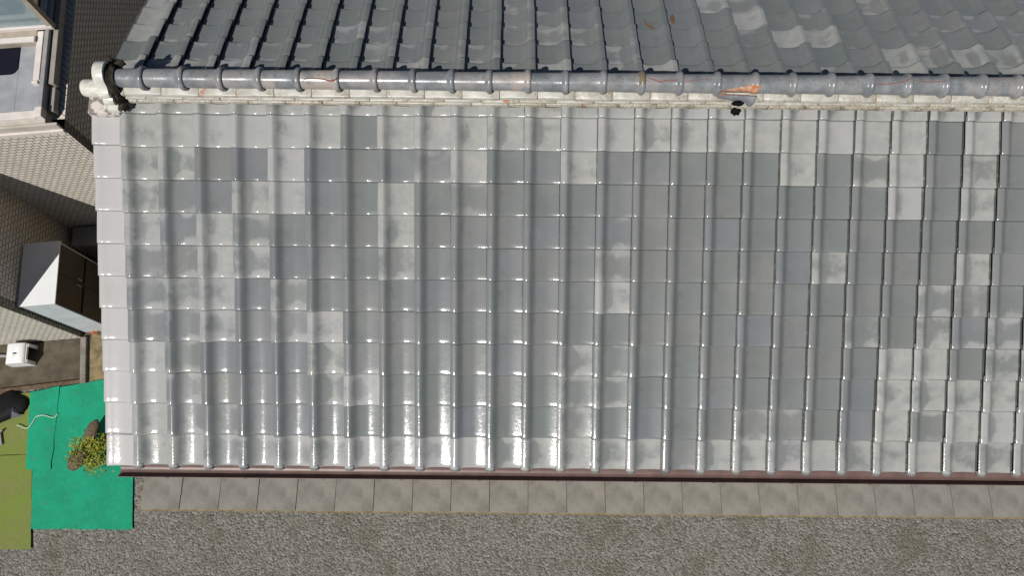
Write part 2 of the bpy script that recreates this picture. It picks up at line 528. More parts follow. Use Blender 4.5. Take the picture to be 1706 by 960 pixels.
def tile_grid(us, hs, wob=0.0, seed=0, lip=True, vs=VS):
    verts, faces = [], []
    nv = len(vs)
    for j, (v, d) in enumerate(vs):
        for u, h in zip(us, hs):
            z = h + d - LIFT * max(0.0, v) / L
            if wob and d == 0.0:
                z += wob * noise.noise(Vector((u * 3.1, v * 9.0, seed * 7.7)))
            verts.append((u * W, v, z))
    nu = len(us)
    for j in range(nv - 1):
        for i in range(nu - 1):
            a = j * nu + i
            faces.append((a, a + 1, a + nu + 1, a + nu))
    if lip:   # rounded lip of the roll, open underneath
        base = len(verts)
        prof = [(-0.0022, -0.0018), (-0.0024, -0.0050), (0.004, -0.0075)]
        for j, (v, d) in enumerate(vs):
            z = hs[0] + max(d, -0.006) - LIFT * max(0.0, v) / L
            for px, pz in prof:
                verts.append((px, v, z + pz))
        for j in range(nv - 1):
            a, b = j * nu, (j + 1) * nu
            c, e = base + j * 3, base + (j + 1) * 3
            faces.append((c, a, b, e))
            faces.append((c + 1, c, e, e + 1))
            faces.append((c + 2, c + 1, e + 1, e + 2))
    return verts, faces


def tile_mesh(name, seed):
    v, f = tile_grid(US, HS, 0.0011, seed)
    return mesh_data(name, v, f, M_TILE, True, sharp=60)


TILES = [tile_mesh("roof_tile", s) for s in range(6)]
SHORT_VS = VS[:7] + [(0.14, 0.0)]       # cut tiles tucked below the ridge
_v, _f = tile_grid(US, HS, 0.0011, 2, True, SHORT_VS)
SHORT = mesh_data("top_course_tile", _v, _f, M_TILE, True, sharp=60)


def eave_mesh():
    vs = [(0.004, -0.055), (0.0, -0.050), (-0.002, -0.012), (0.0005, -0.0045), (0.004, -0.0012), (0.010, 0.0), (0.04, 0.0), (0.10, 0.0), (0.17, 0.0), (L + 0.04, 0.0)]
    v, f = tile_grid(US, HS, 0.0011, 3, True, vs)
    # round boss closing the roll
    base = len(v)
    cx, cz, r = 0.125 * W, -0.030, 0.036
    rings = [(0.02, r), (-0.012, r), (-0.017, r * .93), (-0.019, r * .72), (-0.016, r * .60), (-0.016, 0.001)]
    n = 18
    for (yy, rr) in rings:
        for i in range(n):
            a = 2 * math.pi * i / n
            v.append((cx + rr * math.cos(a), yy, cz + rr * math.sin(a)))
    for j in range(len(rings) - 1):
        for i in range(n):
            k = (i + 1) % n
            f.append((base + j * n + i, base + j * n + k, base + (j + 1) * n + k, base + (j + 1) * n + i))
    return mesh_data("eave_tile", v, f, M_TILE, True, sharp=50)


EAVE = eave_mesh()


def verge_mesh(name, last=False, short=False):
    """flat gable-edge tile with a skirt hanging down its outer side (local x = -0.205 .. 0.03)"""
    xs = [-.213, -.2125, -.210, -.203, -.19, -.16, -.13, -.10, -.07, -.04, -.01, .03]
    zs = [-.13, -.03, -.008, -.0015, 0, -.0058, -.0102, -.0122, -.0118, -.0090, -.0045, 0.002]
    vs = SHORT_VS if short else VS if not last else [(0.004, -0.06), (0.0, -0.05), (-0.002, -0.012), (0.0005, -0.0045), (0.004, -0.0012), (0.010, 0.0), (0.1, 0), (L + .04, 0)]
    verts, faces = [], []
    nu = len(xs)
    for (v, d) in vs:
        for x, z in zip(xs, zs):
            verts.append((x, v, z - 0.005 + (d if z > -.1 else 0) - LIFT * max(0, v) / L))
    for j in range(len(vs) - 1):
        for i in range(nu - 1):
            a = j * nu + i
            faces.append((a, a + 1, a + nu + 1, a + nu))
    return mesh_data(name, verts, faces, M_TILE, True, sharp=60)


VERGE, VERGE_END = verge_mesh("verge_tile"), verge_mesh("verge_eave_tile", True)
VERGE_TOP = verge_mesh("verge_top_tile", False, True)


def back_verge_mesh(vs=VS):
    """tile with roll (towards the field) and a skirt on its outer side; turned 180 degrees on the far slope"""
    us = US[:-1] + [1.04, 1.055, 1.06, 1.06]
    hs = HS[:-1] + [HS[-2] + .002, HS[-2] - .006, HS[-2] - .02, HS[-2] - .13]
    v, f = tile_grid(us, hs, 0.0011, 5, True, vs)
    return mesh_data("verge_tile", v, f, M_TILE, True, sharp=60)


BACK_VERGE, BACK_VERGE_TOP = back_verge_mesh(), back_verge_mesh(SHORT_VS)

# how far each tile of the front field is bleached, course by course (0 sound .. 9 white), columns from the gable on
FRONT = [
    "66666666666666766666666666766"[:27],
    "687777188766876777887717822" "",
    "661171113811611111724714111",
    "631571181311111111127171111"[:27],
    "638411161111121111111112111",
    "338511141111141111151111511"[:27],
    "456141111111161111111143211"[:27],
    "335157111111111111113152311",
    "731115211111431111111871411",
    "841113711111431111111766611",
    "732111111111411114211737711",
    "674556765746756267574675566",
]
FRONT[2] = "661171" "113811" "611111" "7247" "14111"
FRONT[3] = "631571" "181311" "111111" "1127" "17111"
FRONT[4] = "638411" "161111" "121111" "1111" "12111"
FRONT[5] = "338511" "141111" "141111" "1511" "15111"
FRONT[6] = "456141" "111111" "161111" "1111" "43211"
FRONT[7] = "335157" "111111" "111111" "1131" "52311"
FRONT[8] = "731115" "211111" "431111" "1118" "71431"
FRONT[9] = "841113" "711111" "431111" "1117" "66661"
FRONT[10] = "732111" "111111" "411114" "2117" "37761"
FRONT[1] = "687777" "188766" "876778" "8877" "18225"

# back slope: key (k, course)
BACKW = {(-12, 0): 8, (-12, 1): 1, (-12, 2): 9, (-12, 3): 9, (-12, 4): 8, (-11, -1): 6, (-11, 0): 6, (-11, 1): 3, (-11, 2): 4, (-10, -1): 6, (-10, 0): 5, (-10, 1): 3,
         (-9, 0): 5, (-9, 1): 3, (-9, 2): 1, (-7, 2): 2, (-6, 2): 5, (-5, 1): 4, (-4, 0): 5, (-4, 1): 3, (-2, 1): 4, (0, 2): 5, (0, 0): 8, (0, -1): 5,
         (2, 1): 4, (3, 0): 8, (3, -1): 8, (4, -1): 7, (6, -1): 8, (6, 3): 8, (7, -1): 7, (8, -1): 6, (11, -1): 7, (12, -1): 7, (13, -1): 6,
         (8, 0): 3, (10, 0): 8, (13, 0): 7, (14, 0): 6, (9, 1): 2, (10, 1): 8, (11, 1): 4, (12, 1): 8, (13, 1): 5, (15, 1): 5, (7, 2): 8, (8, 2): 6, (12, 2): 2,
         (14, 2): 5, (15, 2): 7, (9, 3): 1, (12, 3): 2, (14, 3): 4, (15, 3): 5, (-1, 4): 4, (5, 4): 6, (10, 4): 4}


def tint(w, r, c, back=False):
    rnd = random.Random(r * 131 + c * 17 + (999 if back else 0))
    hue = rnd.random()
    if not back and c < 7 and rnd.random() < .5:
        hue = 0.8 + .2 * rnd.random()
    return (min(.90, max(.12, w / 9.0 + rnd.uniform(-.06, .06))) if w != 1 else rnd.choice((0.0, 0.03, 0.06, 0.12, 0.15)), hue, rnd.random())


# ------------------------------------------------------------------ the house
house = empty("tiled_roof_house", (3.2, 0.0, GZ))
HO = Vector((3.2, 0.0, GZ))
tag(house, "house whose weathered grey glazed tile roof with a round-capped ridge fills the picture", "house")


def hl(x, y, z):
    return (x - HO.x, y - HO.y, z - HO.z)


XR = 8.6
cs, sn = math.cos(SLOPE), math.sin(SLOPE)


def slope_deck(name, side, dist):
    # board layer below the tiles
    t = 0.085
    y1, z1 = side * dist * cs, -dist * sn - t
    v = []
    for x in (-0.16, XR):
        v += [(x, 0, -t), (x, y1, z1), (x, y1, z1 - .03), (x, 0, -t - .03)]
    f = [(0, 1, 5, 4), (1, 2, 6, 5), (2, 3, 7, 6), (3, 0, 4, 7), (0, 3, 2, 1), (4, 5, 6, 7)]
    return mesh_data(name, v, f, M_DECK)


front = add("front_slope", slope_deck("front_slope", -1, 2.74), house, hl(0, 0, 0))
tag(front, "sunlit roof slope towards the yard")
back = add("back_slope", slope_deck("back_slope", 1, 3.2), house, hl(0, 0, 0))
tag(back, "shadier roof slope behind the ridge")

for r in range(12):
    d = D0 + r * L
    for c in range(1, 28):
        rnd = random.Random(r * 77 + c * 1013)
        w = int(FRONT[r][c - 1])
        nm = "eave_tile" if r == 11 else ("top_course_tile" if r == 0 else "roof_tile")
        me = EAVE if r == 11 else SHORT if r == 0 else TILES[(r * 5 + c * 3 + rnd.randrange(3)) % 6]
        j = rnd.uniform(-.0015, .0015)
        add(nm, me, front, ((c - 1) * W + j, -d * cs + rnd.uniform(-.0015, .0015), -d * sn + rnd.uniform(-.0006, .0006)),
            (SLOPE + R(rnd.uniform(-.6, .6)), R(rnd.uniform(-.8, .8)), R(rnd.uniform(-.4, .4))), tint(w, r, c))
    rnd = random.Random(r * 31)
    add("verge_tile", VERGE_END if r == 11 else VERGE_TOP if r == 0 else VERGE, front, (rnd.uniform(-.003, .002), -d * cs + .012 * (r != 11), -d * sn), (SLOPE + R(rnd.uniform(-.3, .3)), 0, R(rnd.uniform(-.6, .6))),
        (1.0, .9, rnd.random()))

for rb in range(-1, 6):
    d = DB + rb * L
    for k in range(-12, 17):
        rnd = random.Random(rb * 177 + k * 1013 + 5)
        w = BACKW.get((k, rb), rnd.choice((1, 1, 1, 1, 2, 3)))
        me = (BACK_VERGE_TOP if rb == -1 else BACK_VERGE) if k == -12 else SHORT if rb == -1 else TILES[(rb * 5 + k * 3 + rnd.randrange(3)) % 6]
        add("verge_tile" if k == -12 else "roof_tile", me, back,
            ((k + 12.29) * W + rnd.uniform(-.0015, .0015), d * cs + rnd.uniform(-.0015, .0015), -d * sn),
            (SLOPE + R(rnd.uniform(-.35, .35)), R(rnd.uniform(-.5, .5)), math.pi + R(rnd.uniform(-.35, .35))), tint(w, rb + 3, k + 20, True))


def joined_tiles(name, places, parent, rot):
    mtx = Matrix.LocRotScale(None, __import__('mathutils').Euler(rot), None)
    v0, f0 = tile_grid(US, HS, 0.001, 2)
    vs, fs = [], []
    for (x, y, z) in places:
        b = len(vs)
        vs += [mtx @ Vector(p) + Vector((x, y, z)) for p in v0]
        fs += [tuple(i + b for i in q) for q in f0]
    o = add(name, mesh_data(name, vs, fs, M_TILE, True, sharp=60), parent, color=(0.2, .4, .3))
    tag(o, kind="stuff")


joined_tiles("outlying_roof_tiles", [((c - 1) * W, -(D0 + r * L) * cs, -(D0 + r * L) * sn) for r in range(12) for c in range(28, 33)], front, (SLOPE, 0, 0))
joined_tiles("outlying_roof_tiles", [((k + 12.29) * W, (DB + r * L) * cs, -(DB + r * L) * sn) for r in range(-1, 12) for k in range(-11, 20) if (r > 5 or k > 16)], back, (SLOPE, 0, math.pi))

# rust runs on two far tiles: thin crusts lying on the glaze
def rust_crust(k, rb, pts):
    v, f = [], []
    for (u, vv, wd) in pts:
        for du in (-wd, 0, wd):
            v.append(((u + du) * W, vv * L, height_at(u + du) - LIFT * vv + (.0022 if du == 0 else .0012)))
    for i in range(len(pts) - 1):
        for q in (0, 1):
            f.append((3 * i + q, 3 * i + q + 1, 3 * i + q + 4, 3 * i + q + 3))
    d = DB + rb * L
    o = add("rust_crust", mesh_data("rust_crust", v, f, M_RUST, True), back, ((k + 12.29) * W, d * cs, -d * sn), (SLOPE, 0, math.pi))
    tag(o, "rust-brown run on a far tile")


rust_crust(3, 3, [(.64, .36, .006), (.63, .48, .014), (.60, .62, .026), (.54, .76, .045), (.46, .88, .055), (.41, .95, .035), (.38, .985, .008)])
rust_crust(4, 3, [(.74, .10, .006), (.76, .20, .045), (.78, .32, .070), (.79, .44, .075), (.78, .54, .055), (.76, .62, .012)])

# ------------------------------------------------------------------ ridge
bm = bmesh.new()
bm_box(bm, 0.01, XR, -0.072, 0.072, -0.10, 0.058)
ridge = add("ridge", bm_me("ridge", bm, M_BED), house, hl(0, 0, 0))
tag(ridge, "ridge of round grey caps on white flat tiles, several caps cracked")

RINGS = [.2715, .5483, .8183, 1.0856, 1.3546, 1.6252, 1.8895, 2.153, 2.4195, 2.682, 2.9503, 3.2118, 3.475, 3.740, 4.004, 4.266, 4.5293,
         4.788, 5.056, 5.321, 5.583, 5.8395, 6.103, 6.354, 6.62, 6.885, 7.15, 7.415, 7.68, 7.945, 8.21, 8.47]
CAPZ = 0.135
CR = 0.067


def cap_profile(ln):
    # (x from left end, radius): sleeve end, barrel, collar
    return [(-.020, CR - .006), (0.0, CR - .004), (ln * .5, CR - .001), (ln - .052, CR), (ln - .044, CR + .002), (ln - .036, CR + .010), (ln - .027, CR + .0165), (ln - .017, CR + .0185),
            (ln - .008, CR + .0165), (ln - .001, CR + .010), (ln + .001, CR + .002), (ln - .003, CR - .006)]


def surf(x, phi, ln, off=0.0):
    pr = cap_profile(ln)
    rr = pr[0][1]
    for (a, ra), (b, rb) in zip(pr, pr[1:]):
        if a <= x <= b:
            rr = ra + (rb - ra) * (x - a) / max(1e-6, b - a)
            break
    rr += off
    return (x, -rr * math.sin(phi), rr * math.cos(phi))


def cap_mesh(ln, cracks=(), holes=(), wedge=False, seed=0, ochre=False):
    v, f, fm = [], [], []
    pr = cap_profile(ln)
    if wedge:   # finer along the barrel so that the broken edge is ragged
        xs = [pr[0][0], pr[1][0]] + [ln * t for t in (.08, .16, .24, .32, .40, .48, .56, .64, .72)]
        pr = [(x, CR - .004 + .004 * max(0, x) / ln) for x in xs] + pr[3:]
    n = 40 if wedge else 28
    rng = random.Random(seed)
    for (x, rr) in pr:
        for i in range(n):
            ph = 2 * math.pi * i / n
            v.append((x, -rr * math.sin(ph), rr * math.cos(ph)))
    for j in range(len(pr) - 1):
        xm = (pr[j][0] + pr[j + 1][0]) / 2
        for i in range(n):
            k = (i + 1) % n
            ph = math.degrees(2 * math.pi * (i + .5) / n)
            if wedge:
                t = max(0.0, min(1.0, xm / ln))
                lo = 80 - 50 * t ** 0.8 + rng.uniform(-3, 3)
                if lo < ph < 150 and xm > 0.0:
                    continue
            f.append((j * n + i, j * n + k, (j + 1) * n + k, (j + 1) * n + i))
            fm.append(5 if (ochre and j >= 4 and (ph < 38 or ph > 300)) else 0)
    for (kind, pts) in cracks:   # ribbon of opened clay following the surface
        b = len(v)
        for (x, phd, wd) in pts:
            ph = R(phd)
            v.append(surf(x, ph - wd / CR / 2, ln, .0012))
            v.append(surf(x, ph + wd / CR / 2, ln, .0012))
        for i in range(len(pts) - 1):
            f.append((b + 2 * i, b + 2 * i + 1, b + 2 * i + 3, b + 2 * i + 2))
            fm.append(kind)
    for (x, phd) in holes:
        b = len(v)
        for i in range(8):
            a = 2 * math.pi * i / 8
            v.append(surf(x + .0035 * math.cos(a), R(phd) + .0035 * math.sin(a) / CR, ln, .0010))
        f.append(tuple(range(b, b + 8)))
        fm.append(3)
    return mesh_data("ridge_cap", v, f, [M_CAP, M_CRACK, M_REDTINT, M_HOLE, M_TERRA, M_OCHRE], True, fm, sharp=55)


prev = 0.062
rng = random.Random(3)


def zig(pts, jit, n=4, seed=1):
    """subdivide a crack and let it wander"""
    rg = random.Random(seed)
    out = []
    for (a, b) in zip(pts, pts[1:]):
        for i in range(n):
            t = i / n
            out.append((a[0] + (b[0] - a[0]) * t, a[1] + (b[1] - a[1]) * t + rg.uniform(-jit, jit), a[2] + (b[2] - a[2]) * t))
    out.append(pts[-1])
    return out


for i, xe in enumerate(RINGS):
    ln = xe - prev
    cracks, holes, wedge, ochre, lab = [], [(ln * rng.uniform(.40, .75), rng.uniform(-2, 14))], False, False, None
    if i == 5:       # long opened crack
        cracks = [(1, zig([(.02, 42, .002), (.05, 24, .007), (.12, 22, .006), (.17, 28, .009), (.215, 38, .010), (.245, 33, .010), (.268, 22, .012)], 1.5, 3, 4))]
        holes = [(ln * .5, 5)]
        lab = "ridge cap with a long rust-brown crack running into its collar"
    if i == 13:
        ochre = False
        holes = [(ln * .42, 12), (ln * .42, 26)]
    if i == 14:
        cracks = [(2, zig([(.02, -2, .006), (.055, 12, .008), (.10, 24, .009), (.15, 14, .007), (.20, 14, .008), (.262, 4, .010)], 3, 3, 6))]
        lab = "ridge cap with a red zigzag crack"
    if i == 15:
        cracks = [(2, zig([(.0, 18, .004), (.08, 12, .004), (.17, 2, .003)], 1.5, 3, 8))]
        lab = "ridge cap with a faint hairline crack"
    if i == 16:
        wedge = True
        holes = [(ln * .55, 8)]
        lab = "broken ridge cap showing orange clay where its lower front has split off"
    if i == 19:
        pass
    if i == 20:
        cracks = [(2, zig([(.0, 30, .005), (.12, 22, .007), (.19, 10, .006), (.26, -6, .009)], 2, 4, 9))]
        lab = "ridge cap with a thin red crack rising to its collar"
    if i == 21:
        cracks = [(2, zig([(.0, -2, .004), (.10, 10, .006), (.20, 6, .006), (.262, -4, .009)], 2, 3, 10))]
        lab = "ridge cap with a fine red crack along its top"
    o = add("ridge_cap", cap_mesh(ln, cracks, holes, wedge, i, i == 13), ridge, (prev, rng.uniform(-.0015, .0015), CAPZ + rng.uniform(-.001, .001)),
            (0, R(rng.uniform(-.25, .25)), R(rng.uniform(-.3, .3))), (1.0 if i in (4, 5, 10) else rng.uniform(0, .45), 0.5, rng.random()))
    if lab:
        tag(o, lab)
    if wedge:
        # clay core seen in the break
        v, f = [], []
        n, m = 16, 8
        for a in range(m + 1):
            x = .004 + (ln - .006) * a / m
            for b in range(n + 1):
                ph = R(30 + 125 * b / n)
                rr = CR - .014 + .0035 * noise.noise(Vector((x * 60, b * .9, 4.0))) + (.014 * a / m if a > 6 else 0)
                v.append((x, -rr * math.sin(ph), rr * math.cos(ph)))
        for a in range(m):
            for b in range(n):
                q = a * (n + 1) + b
                f.append((q, q + 1, q + n + 2, q + n + 1))
        oc = add("exposed_clay", mesh_data("exposed_clay", v, f, M_TERRA, True), ridge, (prev, 0, CAPZ))
        tag(oc, "orange clay core in the break of the ridge cap")
        # the split-off piece, slid down on to the flat tiles
        v, f, fm = [], [], []
        xs = [ln * t for t in (.02, .12, .24, .36, .48, .58, .68, .78, .84, .88, .92, .96, 1.0)]
        rg = random.Random(12)
        nb = 8
        for x in xs:
            t = x / ln
            top = 84 - 34 * t + rg.uniform(-2.5, 2.5)
            for b in range(nb + 1):
                ph = R(top + (132 - top) * b / nb)
                v.append(surf(x, ph, ln))
        base = len(v)
        for x in xs:      # inner skin gives it thickness
            t = x / ln
            top = 84 - 34 * t
            for b in range(nb + 1):
                ph = R(top + (132 - top) * b / nb)
                v.append(surf(x, ph, ln, -.012))
        m = len(xs)
        for a in range(m - 1):
            for b in range(nb):
                q = a * (nb + 1) + b
                f.append((q, q + 1, q + nb + 2, q + nb + 1)); fm.append(0)
                f.append((base + q, base + q + nb + 1, base + q + nb + 2, base + q + 1)); fm.append(1)
            q = a * (nb + 1)
            f.append((q, q + nb + 1, base + q + nb + 1, base + q)); fm.append(1)
            q += nb
            f.append((q, base + q, base + q + nb + 1, q + nb + 1)); fm.append(1)
        for q0 in (0, (m - 1) * (nb + 1)):
            for b in range(nb):
                f.append((q0 + b, base + q0 + b, base + q0 + b + 1, q0 + b + 1)); fm.append(1)
        ob = add("broken_cap_piece", mesh_data("broken_cap_piece", v, f, [M_CAP, M_TERRA], True, fm, sharp=45), ridge,
                 (prev - .004, -.020, CAPZ - .032), (R(-14), R(7), R(-6)), (.1, .5, .4))
        tag(ob, "split-off piece of ridge cap lying on the white flat tiles")
    prev = xe

# flat ridge tiles, three courses each side
def flat_tile(name, ln, y_in, y_out, z_in, z_out, th):
    g = 0.0016
    x0, x1 = g, ln - g
    pts = [(y_in, z_in), (y_out + .006, z_out + .0012), (y_out + .0015, z_out - .0015), (y_out, z_out - .006), (y_out, z_out - th), (y_in, z_out - th)]
    v, f = [], []
    xs = [x0, x0 + .003, x1 - .003, x1]
    for i, x in enumerate(xs):
        ins = .002 if i in (0, 3) else 0
        for (y, z) in pts:
            v.append((x, y + (ins if y < -.05 else 0), z - (ins if z > z_out - th + .001 else 0)))
    n = len(pts)
    for a in range(3):
        for i in range(n):
            k = (i + 1) % n
            f.append((a * n + i, a * n + k, (a + 1) * n + k, (a + 1) * n + i))
    f.append(tuple(range(n)))
    f.append(tuple(range(3 * n, 4 * n))[::-1])
    return mesh_data(name, v, f, M_FLAT, True, sharp=40)


FLW = .2645
FL = [flat_tile("flat_ridge_tile", FLW, -.040, -.088, .088, .070, .030),
      flat_tile("flat_ridge_tile", FLW, -.040, -.094, .038, .028, .017),
      flat_tile("flat_ridge_tile", FLW, -.040, -.100, .010, .000, .030)]
rng = random.Random(21)
for course in range(3):
    x = .09 + (.135 if course == 1 else .06 if course == 2 else 0) - FLW * 0
    first = True
    while x < XR:
        d = [.36, .56, .74][course] + rng.uniform(-.16, .16) + .035 * x
        add("flat_ridge_tile", FL[course], ridge, (x, rng.uniform(-.003, .002), rng.uniform(-.0015, .0015)), (R(rng.uniform(-.6, .6)), R(rng.uniform(-.25, .25)), R(rng.uniform(-.3, .3))),
            (d, .9 if rng.random() < .2 else 0.0, rng.random()))
        x += FLW
# short starting pieces by the end tile
for course, x0, x1 in ((0, .066, .09), (1, .08, .225), (2, .09, .15)):
    me = flat_tile("flat_ridge_tile", x1 - x0, *[(-.040, -.088, .088, .070, .030), (-.040, -.094, .038, .028, .017), (-.040, -.100, .010, .000, .030)][course])
    add("flat_ridge_tile", me, ridge, (x0, 0, 0), (0, 0, 0), (.45, .2, rng.random()))
# rear side of the ridge: only its top course peeps out behind the caps
x = .07
while x < 7.2:
    add("flat_ridge_tile", FL[0], ridge, (x + FLW, 0, rng.uniform(-.001, .001)), (0, 0, math.pi + R(rng.uniform(-.3, .3))), (rng.uniform(.3, .7), .3, rng.random()))
    x += FLW

# soot mark on the split piece and the tiles below it: a dab of black tar
def blob(name, mat, c, r, seed, parent, n=14, m=7, squash=(1, 1, 1), amp=.35, smooth=True, rot=(0, 0, 0)):
    v, f = [], []
    v.append((0, 0, r * squash[2]))
    for j in range(1, m):
        th = math.pi * j / m
        for i in range(n):
            a = 2 * math.pi * i / n
            d = Vector((math.sin(th) * math.cos(a), math.sin(th) * math.sin(a), math.cos(th)))
            k = r * (1 + amp * noise.noise(d * 1.9 + Vector((seed, seed * .7, 0))))
            v.append((d.x * k * squash[0], d.y * k * squash[1], d.z * k * squash[2]))
    v.append((0, 0, -r * squash[2]))
    for i in range(n):
        f.append((0, 1 + i, 1 + (i + 1) % n))
    for j in range(m - 2):
        for i in range(n):
            a = 1 + j * n + i
            b = 1 + j * n + (i + 1) % n
            f.append((a, a + n, b + n, b))
    q = len(v) - 1
    for i in range(n):
        f.append((q, 1 + (m - 2) * n + (i + 1) % n, 1 + (m - 2) * n + i))
    return add(name, mesh_data(name, v, f, mat, smooth), parent, c, rot)


o = blob("tar_dab", M_SOOT, (4.405, -.118, .076), .034, 2.0, ridge, n=20, m=10, amp=.35, squash=(1.15, .55, .9), rot=(R(25), 0, 0))
tag(o, "black tar smear below the broken cap")
o = blob("tar_dab", M_SOOT, (4.418, -.122, -.028), .036, 5.0, ridge, n=20, m=10, amp=.35, squash=(.95, .8, .7))
tag(o, "black tar smear on the tiles below the flat ridge tiles")

# ridge end: cream end tile with scalloped edge, round stub, weathered foot, dark mortar behind
def extrude_x(name, outline, x0, x1, mat, bev=.008):
    bm = bmesh.new()
    vs = [bm.verts.new((x0, y, z)) for y, z in outline]
    fc = bm.faces.new(vs)
    r = bmesh.ops.extrude_face_region(bm, geom=[fc])
    for e in r['geom']:
        if isinstance(e, bmesh.types.BMVert):
            e.co.x = x1
    bmesh.ops.recalc_face_normals(bm, faces=bm.faces[:])
    caps = [e for e in bm.edges if abs(e.verts[0].co.x - e.verts[1].co.x) < 1e-6]
    bmesh.ops.bevel(bm, geom=caps, offset=bev, segments=3, affect='EDGES', profile=.5, clamp_overlap=True)
    return bm_me(name, bm, mat, True, 35)


def lobes(spec, n=9):
    out = []
    for (cy, cz, r, a0, a1) in spec:
        for i in range(n):
            a = R(a0 + (a1 - a0) * i / (n - 1))
            out.append((cy + r * math.cos(a), cz + r * math.sin(a)))
    return out


# y-z outline, seen from the gable: big round top, two side lobes
ol = lobes([(0, .172, .092, 10, 170), (-.098, .112, .044, 95, 235), (-.118, .048, .040, 110, 260)])
ol += [(-.09, -.06), (.09, -.06)]
ol += lobes([(.118, .048, .040, -80, 70), (.098, .112, .044, -55, 85)])
endtile = add("ridge_end_tile", extrude_x("ridge_end_tile", ol, -.040, .030, M_CREAM, .006), ridge)
tag(endtile, "cream glazed end tile with scalloped edge")
# stub
v, f = [], []
n = 26
pr = [(-.030, .055), (-.032, .064), (-.185, .063), (-.212, .061), (-.222, .054), (-.226, .042), (-.222, .0)]
for (x, rr) in pr:
    for i in range(n):
        a = 2 * math.pi * i / n
        v.append((x, rr * math.cos(a), rr * math.sin(a)))
for j in range(len(pr) - 1):
    for i in range(n):
        k = (i + 1) % n
        f.append((j * n + i, (j + 1) * n + i, (j + 1) * n + k, j * n + k))
add("end_stub", mesh_data("end_stub", v, f, M_CREAM, True, sharp=50), ridge, (0, -.018, .028))
# weathered foot
bm = bmesh.new()
bm_box(bm, -.218, .010, -.172, .02, -.095, -.030, .012)
for vv in bm.verts:
    if vv.co.y < -.1:
        vv.co.z -= .022
add("end_foot", bm_me("end_foot", bm, M_PEEL, True, 35), ridge)
tag(ridge.children[-1], "weathered foot block with peeling glaze")
bm = bmesh.new()
bm_box(bm, -.060, .024, -.162, -.05, -.068, -.014, .010)
add("end_foot", bm_me("end_foot", bm, M_CREAM, True, 35), ridge, (.0, -.003, .004))
# dark mortar filling behind the end tile
v, f = [], []
nx, nphi = 7, 22
for a in range(nx):
    x = .029 + .050 * a / (nx - 1)
    for b in range(nphi):
        ph = R(-130 + 260 * b / (nphi - 1))
        t = a / (nx - 1)
        rr = (.082 + .02 * (1 - t)) * (1.0 - .10 * t * t) + .018 * noise.noise(Vector((x * 38, ph * 2.3, 1.5)))
        zz = CAPZ + rr * math.cos(ph)
        if abs(math.degrees(ph)) > 95:
            zz -= .05
        v.append((x, -rr * math.sin(ph) * (1.12 if abs(math.degrees(ph)) > 80 else 1), zz))
for a in range(nx - 1):
    for b in range(nphi - 1):
        q = a * nphi + b
        f.append((q, q + 1, q + nphi + 1, q + nphi))
add("end_mortar", mesh_data("end_mortar", v, f, M_MORTAR, True), ridge)
blob("end_mortar", M_MORTAR, (.046, -.098, .035), .046, 3.0, ridge, squash=(.62, .8, 1.35), amp=.5)
blob("end_mortar", M_MORTAR, (.052, -.122, -.030), .040, 8.0, ridge, squash=(.75, 1.0, .9), amp=.5)
blob("end_mortar", M_MORTAR, (.070, .095, .165), .034, 6.0, ridge, squash=(1.6, .8, .6), amp=.6)
blob("end_mortar", M_MORTAR, (.040, .100, .20), .026, 11.0, ridge, squash=(.9, .8, 1.0), amp=.6)

# gutter along the eave with brackets, fascia, walls
ey, ez = -(D0 + 11 * L) * cs, -(D0 + 11 * L) * sn


def gutter_me():
    v, f = [], []
    n = 12
    for x in (-.16, XR):
        for i in range(n + 1):
            a = math.pi * (1 + i / n)
            v.append((x, .052 * math.cos(a), .052 * math.sin(a)))
        for i in range(n, -1, -1):
            a = math.pi * (1 + i / n)
            v.append((x, .049 * math.cos(a), .049 * math.sin(a) + .0005))
    m = 2 * (n + 1)
    for i in range(m):
        k = (i + 1) % m
        f.append((i, k, m + k, m + i))
    f.append(tuple(range(m)))
    f.append(tuple(range(m, 2 * m))[::-1])
    return mesh_data("gutter", v, f, M_GUTTER, True, sharp=50)


gut = add("gutter", gutter_me(), house, hl(0, ey - .022, ez - .085))
bme = box_me("gutter_bracket", -.012, .012, -.056, .06, -.062, -.054, M_GUTTER)
x = .2
while x < XR:
    add("gutter_bracket", bme, gut, (x, 0, 0))
    x += .6
add("fascia_board", box_me("fascia_board", -.14, XR, ey + .045, ey + .075, ez - .17, ez - .06, M_WOOD), house, hl(0, 0, 0))
# body of the house
v, f = [], []
y0, y1, yb = ey + .42, 3.2 * cs - .4, 3.2 * cs - .4
zt = lambda y: -abs(y) * math.tan(SLOPE) - .13
prof = [(y0, GZ - .05), (y0, zt(y0)), (0, zt(0)), (yb, zt(yb)), (yb, GZ - .05)]
for x in (.22, XR - .2):
    v += [(x, y, z) for y, z in prof]
f = [(0, 1, 6, 5), (3, 4, 9, 8), (0, 4, 3, 2, 1), (5, 6, 7, 8, 9)]
add("wall", mesh_data("wall", v, f, M_STUCCO), house, hl(0, 0, 0))
add("verge_board", mesh_data("verge_board", [(x, s * d * cs, -d * sn - o) for s, d0, d1 in ((-1, 0, 2.72), (1, 0, 3.2)) for d in (d0, d1) for x in (-.165, -.14) for o in (.09, .22)],
    [(0, 1, 5, 4), (2, 6, 7, 3), (1, 3, 7, 5), (4, 5, 7, 6), (0, 4, 6, 2), (8, 12, 13, 9), (10, 11, 15, 14), (9, 13, 15, 11), (12, 14, 15, 13), (8, 10, 14, 12)], M_WOOD), house, hl(0, 0, 0))

